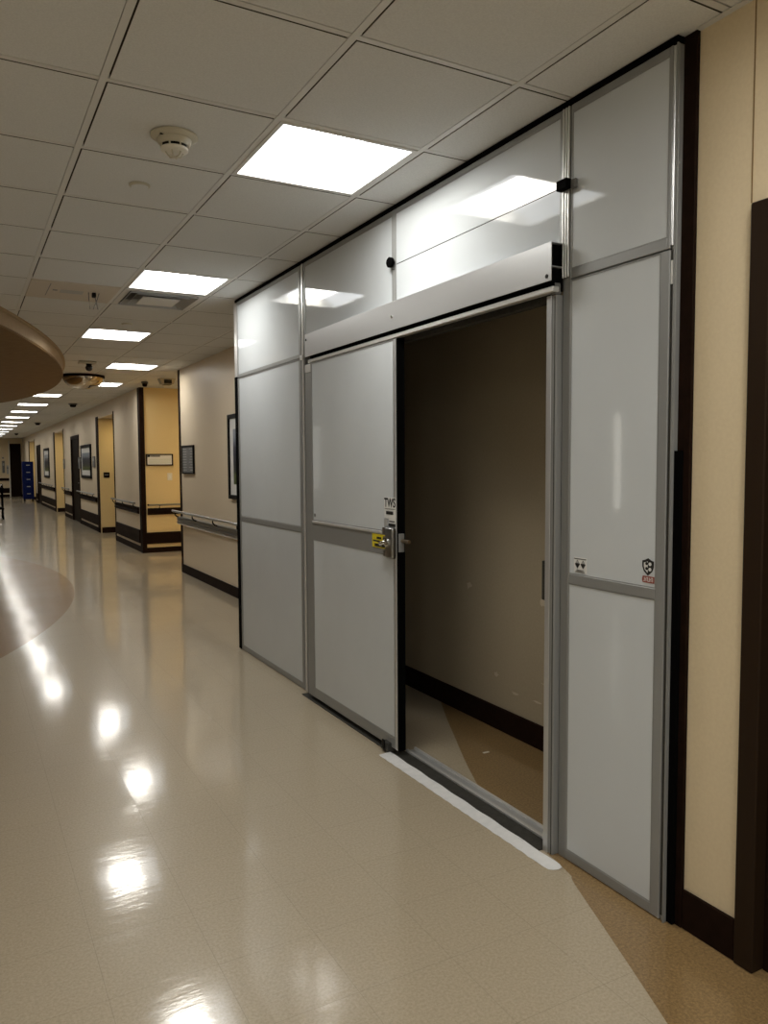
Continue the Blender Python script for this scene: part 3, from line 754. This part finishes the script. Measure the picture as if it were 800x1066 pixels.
# shield emblem: heraldic outline with a solid right half holding two light dots
def shield(cy_, cz, s): return [(cy_ + a*s, cz + b*s) for a, b in ((0, 1.0), (-.45, .78), (-.85, .68), (-.85, .0), (-.62, -.55), (0, -1.05), (.62, -.55), (.85, .0), (.85, .68), (.45, .78))]
CY, CZ = 1.732, 1.121
st = obj('shield_sticker', prism(bmesh.new(), shield(CY, CZ, .027), 'x', xs-.0008, xs+.0004), M['ink'], pRL, label='black shield emblem sticker')
obj('print_white', prism(bmesh.new(), [(CY+a*.020, CZ+b*.020) for a, b in ((.03, .86), (.42, .72), (.80, .62), (.80, 0), (.56, -.55), (.03, -.98))], 'x', xs-.0014, xs-.0008), M['paper'], st)
dk = bmesh.new()
for dz in (.010, -.006): lathe(dk, [(.0050, 0), (.0050, -.0006)], xs-.0014, CY+.0045, CZ+dz, 14, 'x')
obj('print', dk, M['ink'], st)
dk = bmesh.new()
for dz in (.009, -.008): lathe(dk, [(.0058, 0), (.0058, -.0006)], xs-.0008, CY-.0085, CZ+dz, 14, 'x')
obj('print_white', dk, M['paper'], st)
st = obj('red_sticker', prism(bmesh.new(), [(CY+.023, 1.083), (CY+.020, 1.091), (CY-.026, 1.091), (CY-.026, 1.070), (CY+.020, 1.070), (CY+.023, 1.076)], 'x', xs-.0008, xs+.0004), M['redbrown'], pRL, label='dull red banner sticker with pale letters')
pb = bmesh.new()
for k in range(6):
    y0_ = CY-.021+k*.0066
    bx(pb, xs-.0014, xs-.0008, y0_, y0_+.0018, 1.074, 1.087); bx(pb, xs-.0014, xs-.0008, y0_+.0018, y0_+.0046, (1.085, 1.0795, 1.074)[k % 3], (1.087, 1.0815, 1.076)[k % 3])
obj('print', pb, M['paper'], st)

# scuffs on the wall inside the doorway are plaster patches
def patch(y, z, a, b):
    bm = bmesh.new()
    pts = [(y + a*math.cos(k*PI/6)*random.uniform(.3, 1.1), z + b*math.sin(k*PI/6)*random.uniform(.3, 1.1)) for k in range(12)]
    return prism(bm, pts, 'x', 2.5335, 2.5352)
nt[0] += 1
bm = patch(3.62, .752, .03, .025)
for p in ((2.98, .748, .03, .03), (3.20, .233, .035, .008), (3.02, .235, .05, .006), (3.36, .30, .02, .02), (2.93, .16, .02, .02), (2.94, .34, .06, .003)):
    b2 = patch(*p); me_ = bpy.data.meshes.new('tmp'); b2.to_mesh(me_); b2.free(); bm.from_mesh(me_); bpy.data.meshes.remove(me_)
M['scuff'] = principled('bare_plaster', (.60, .53, .41), .8)
struct('trim_%d' % nt[0], bm, M['scuff'])

# ------------------------------------------------------------------ handrails
def handrail(label, y0, y1, zr, zb0, zb1, bumper_mat, rail_mat, sp=.55, xw=XW):
    t = thing('handrail', (xw, (y0+y1)/2, zr), label, 'handrail', 'handrails on the corridor walls')
    obj('rail', tube(bmesh.new(), [(xw-.085, y0, zr), (xw-.085, y1, zr)], .017, 14), M[rail_mat], t, smooth=True)
    n = max(2, int((y1-y0)/sp)); 
    for k in range(n):
        yy = y0 + .12 + (y1-y0-.24)*k/(n-1)
        obj('bracket', tube(bmesh.new(), [(xw-.085, yy, zr-.012), (xw-.085, yy, zr-.045), (xw-.06, yy, zr-.072), (xw-.035, yy, zr-.078)], .009, 8), M['blackplastic'], t, smooth=True)
    hb = (zb1-zb0)
    pts = [(xw-.0005, zb0), (xw-.030, zb0+.006), (xw-.040, zb0+hb*.2), (xw-.040, zb0+hb*.42), (xw-.028, zb0+hb*.5), (xw-.040, zb0+hb*.58), (xw-.040, zb0+hb*.8), (xw-.030, zb1-.006), (xw-.0005, zb1)]
    obj('bumper', prism(bmesh.new(), pts, 'y', y0+.04, y1-.04), M[bumper_mat], t)
    return t
handrail('polished steel handrail and bumper on the taupe wall beside the framed picture', 5.90, 10.58, .825, .640, .755, 'steel', 'steel', .75)
handrail('dark bumper handrail on the taupe wall just beyond the side passage', 13.2, 15.42, .815, .63, .745, 'brown', 'steel', .6)
handrail('dark bumper handrail on the wall section of the first distant picture', 17.7, 20.40, .815, .63, .745, 'brown', 'steel', .6)
handrail('short dark bumper handrail between the first dark door and second recess', 22.02, 23.63, .815, .63, .745, 'brown', 'steel', .6)
handrail('dark bumper handrail on the wall section of the farthest picture', 26.3, 30.86, .815, .63, .745, 'brown', 'steel', .7)
t = thing('handrail', (2.9, 13.0, .8), 'dark bumper handrail on the yellow passage wall under the framed notice', 'handrail', 'handrails on the corridor walls')
obj('rail', tube(bmesh.new(), [(2.69, 12.915, .79), (5.9, 12.915, .79)], .015, 14), M['steel'], t, smooth=True)
for k in range(6):
    xx = 2.86 + k*.58
    obj('bracket', tube(bmesh.new(), [(xx, 12.915, .778), (xx, 12.915, .75), (xx, 12.962, .73)], .009, 8), M['blackplastic'], t, smooth=True)
obj('end_return', tube(bmesh.new(), [(2.69, 12.915, .79), (2.69, 12.99, .79)], .015, 12), M['brown'], t, smooth=True)
obj('bumper', prism(bmesh.new(), [(12.9995, .625), (12.965, .635), (12.958, .68), (12.965, .725), (12.9995, .735)], 'x', 2.68, 5.9), M['brown'], t)

# ------------------------------------------------------------------ pictures and signs
def picture(label, y0, y1, z0, z1, seed, mat_w=.10, fw=.045, xw=XW):
    t = thing('framed_picture', (xw, (y0+y1)/2, z0), label, 'picture', 'framed pictures on the corridor wall')
    f = bmesh.new()
    bx(f, xw-.035, xw-.001, y0, y0+fw, z0, z1, bev=.004); bx(f, xw-.035, xw-.001, y1-fw, y1, z0, z1, bev=.004)
    bx(f, xw-.035, xw-.001, y0+fw, y1-fw, z0, z0+fw, bev=.004); bx(f, xw-.035, xw-.001, y0+fw, y1-fw, z1-fw, z1, bev=.004)
    obj('frame', f, M['blackplastic'], t)
    obj('mat_board', box(xw-.018, xw-.002, y0+fw, y1-fw, z0+fw, z1-fw), M['paper'], t)
    obj('print', box(xw-.020, xw-.018, y0+fw+mat_w, y1-fw-mat_w, z0+fw+mat_w, z1-fw-mat_w), picture_mat('landscape_print_%d' % seed, seed), t)
    return t
picture('large framed landscape picture partly hidden behind the left edge of the temporary wall', 7.50, 8.24, 1.075, 1.985, 1, .115)
picture('framed picture between the first door recess and the first dark door', 18.40, 19.98, 1.14, 1.92, 3, .12, .07)
picture('small farthest framed picture between the second recess and the far dark door', 27.7, 29.4, 1.03, 2.02, 5, .14, .08)
# grey directory sign
t = thing('directory_sign', (XW, 9.98, 1.33), 'grey directory sign with a black frame left of the large picture', 'sign')
f = bmesh.new()
bx(f, XW-.022, XW-.001, 9.72, 10.29, 1.330, 1.345); bx(f, XW-.022, XW-.001, 9.72, 10.29, 1.680, 1.695); bx(f, XW-.022, XW-.001, 9.72, 9.745, 1.345, 1.680); bx(f, XW-.022, XW-.001, 10.265, 10.29, 1.345, 1.680)
obj('frame', f, M['blackplastic'], t)
obj('face', box(XW-.014, XW-.002, 9.745, 10.265, 1.345, 1.680), M['grey'], t)
tx = bmesh.new()
for k in range(9):
    z = 1.655 - k*.034
    bx(tx, XW-.0155, XW-.014, 10.06 - .0*k, 10.245, z-.009, z)
    bx(tx, XW-.0155, XW-.014, 9.77, 9.77 + random.uniform(.06, .2), z-.009, z)
obj('print', tx, M['lightgrey'], t)
# framed notice on the yellow wall
t = thing('wall_notice', (2.89, 13.0, 1.43), 'framed white notice on the yellow wall of the side passage', 'sign')
f = bmesh.new(); ya = 12.975
bx(f, 2.675, 2.693, ya, 12.999, 1.435, 1.625); bx(f, 3.092, 3.110, ya, 12.999, 1.435, 1.625); bx(f, 2.693, 3.092, ya, 12.999, 1.435, 1.452); bx(f, 2.693, 3.092, ya, 12.999, 1.608, 1.625)
obj('frame', f, M['brown'], t)
obj('face', box(2.693, 3.092, 12.985, 12.998, 1.452, 1.608), M['paper'], t)
tx = bmesh.new(); bx(tx, 2.698, 2.74, 12.983, 12.985, 1.575, 1.604); bx(tx, 2.75, 2.90, 12.983, 12.985, 1.580, 1.596); 
obj('print', tx, M['ink'], t)
tx = bmesh.new()
for k in range(3): bx(tx, 2.72, 3.07, 12.983, 12.985, 1.475+.030*k, 1.481+.030*k)
obj('print_line', tx, M['green_ink'], t)
t = thing('light_switch', (3.055, 13.0, 1.25), 'pale light switch on the yellow wall below the framed notice', 'switch')
obj('plate', box(3.015, 3.095, 12.992, 12.9995, 1.19, 1.31, bev=.003), M['white'], t)
obj('rocker', box(3.04, 3.07, 12.986, 12.992, 1.22, 1.28, bev=.002), M['paper'], t)
# small room signs
def plaque(y, z0, z1, w, label):
    t = thing('room_sign', (XW, y, z0), label, 'sign', 'small room signs beside the doors')
    obj('plate', box(XW-.03, XW-.001, y-w, y+w, z0, z1, bev=.004), M['grey'], t)
    obj('print', box(XW-.032, XW-.030, y-w*.6, y+w*.6, z0+(z1-z0)*.55, z0+(z1-z0)*.85), M['lightgrey'], t)
plaque(17.98, 1.40, 1.64, .13, 'small grey room sign on the far side of the nearest door recess')
plaque(20.32, 1.36, 1.64, .11, 'small grey room sign right of the first dark door')
plaque(23.55, 1.35, 1.62, .10, 'small grey room sign right of the second door recess')
t = thing('room_sign', (2.735, 17.33, 1.23), 'dark plaque on the yellow side of the nearest door recess', 'sign')
obj('plate', box(2.68, 2.80, 17.322, 17.337, 1.18, 1.29, bev=.003), M['cabinet'], t)
obj('print', box(2.70, 2.78, 17.3195, 17.322, 1.225, 1.25), M['grey'], t)
# things on the end wall
def endthing(name, x0, x1, z0, z1, mat, label, cat):
    t = thing(name, ((x0+x1)/2, YE, z0), label, cat)
    obj('board', box(x0, x1, YE-.03, YE, z0, z1, bev=.004), M[mat], t)
    obj('print', box(x0+.2*(x1-x0), x1-.2*(x1-x0), YE-.032, YE-.030, z0+.6*(z1-z0), z0+.8*(z1-z0)), M['lightgrey' if mat == 'grey' else 'grey'], t)
endthing('wall_sign', 1.72, 1.83, 1.10, 1.66, 'grey', 'tall narrow grey sign on the end wall of the corridor', 'sign')
endthing('paper_notice', 1.90, 1.985, 1.05, 1.45, 'lightgrey', 'pale notice on the end wall left of the blue drawer tower', 'notice')
endthing('wall_box', 1.73, 1.80, 1.76, 1.83, 'grey', 'small dark box above the tall grey sign on the end wall', 'wall box')
endthing('alarm_box', 1.50, 1.57, 1.05, 1.35, 'redbrown', 'dull red box on the end wall at the left edge', 'alarm box')

# blue drawer tower
t = thing('drawer_tower', (2.39, 34.25, 0), 'tall dark blue drawer tower at the far end of the right wall', 'drawers')
X0, X1, Y0, Y1 = 2.19, 2.585, 34.0, 34.5
obj('body', box(X0, X1, Y0, Y1, .10, 1.60, bev=.01), M['blue'], t)
for k in range(5):
    z = .13 + k*.285
    d = obj('drawer', box(X0+.03, X1-.03, Y0-.022, Y0-.001, z, z+.265, bev=.008), M['blue'], t)
    obj('handle', box(X0+.13, X1-.13, Y0-.04, Y0-.022, z+.17, z+.20, bev=.004), M['lightgrey'], d)
for a in (X0+.05, X1-.05):
    for b in (Y0+.05, Y1-.05):
        obj('caster', lathe(bmesh.new(), [(.05, -.02), (.05, .02)], a, b, .05, 16, 'x'), M['blackplastic'], t)
# wheeled cart cut off by the left edge
t = thing('wheeled_cart', (.80, 23.4, 0), 'dark wheeled cart with chrome posts cut off by the left edge', 'cart')
obj('tray', box(.52, 1.01, 23.05, 23.75, .82, .86, bev=.01), M['black'], t)
obj('tray', box(.52, 1.01, 23.05, 23.75, .27, .31, bev=.01), M['black'], t)
for a in (.55, .98):
    for b in (23.08, 23.72):
        obj('post', tube(bmesh.new(), [(a, b, .12), (a, b, .95)], .016, 10), M['black'], t, smooth=True)
        obj('caster', lathe(bmesh.new(), [(.055, -.018), (.06, -.01), (.06, .01), (.055, .018)], a, b, .06, 20, 'x'), M['black'], t, smooth=True)
obj('push_handle', tube(bmesh.new(), [(.55, 23.05, .93), (.98, 23.05, .93)], .014, 10), M['chrome'], t, smooth=True)

# ------------------------------------------------------------------ world, camera, view
w = bpy.data.worlds.new('World'); sc.world = w; w.use_nodes = True
w.node_tree.nodes['Background'].inputs['Color'].default_value = (.9, .85, .75, 1)
w.node_tree.nodes['Background'].inputs['Strength'].default_value = 0.0
cam = bpy.data.cameras.new('camera'); co = bpy.data.objects.new('camera', cam); COL.objects.link(co)
f, yaw, pitch, roll, h = 805.737, .5005035, -.0629469, -.0056446, 1.4524
cam.sensor_fit = 'AUTO'; cam.sensor_width = 36.0; cam.lens = f/1066*36
cam.clip_start = .02; cam.clip_end = 200
cy, sy = math.cos(yaw), math.sin(yaw)
fwd = Vector((sy*math.cos(pitch), cy*math.cos(pitch), math.sin(pitch)))
right = Vector((cy, -sy, 0)); up = right.cross(fwd)
r2 = right*math.cos(roll) + up*math.sin(roll); u2 = up*math.cos(roll) - right*math.sin(roll)
R = Matrix((r2, u2, -fwd)).transposed().to_4x4()
co.matrix_world = Matrix.Translation((0, 0, h)) @ R
sc.camera = co
sc.view_settings.view_transform = 'Standard'; sc.view_settings.look = 'None'
sc.view_settings.gamma = 1; sc.view_settings.use_curve_mapping = False
sc.view_settings.exposure = 0.36
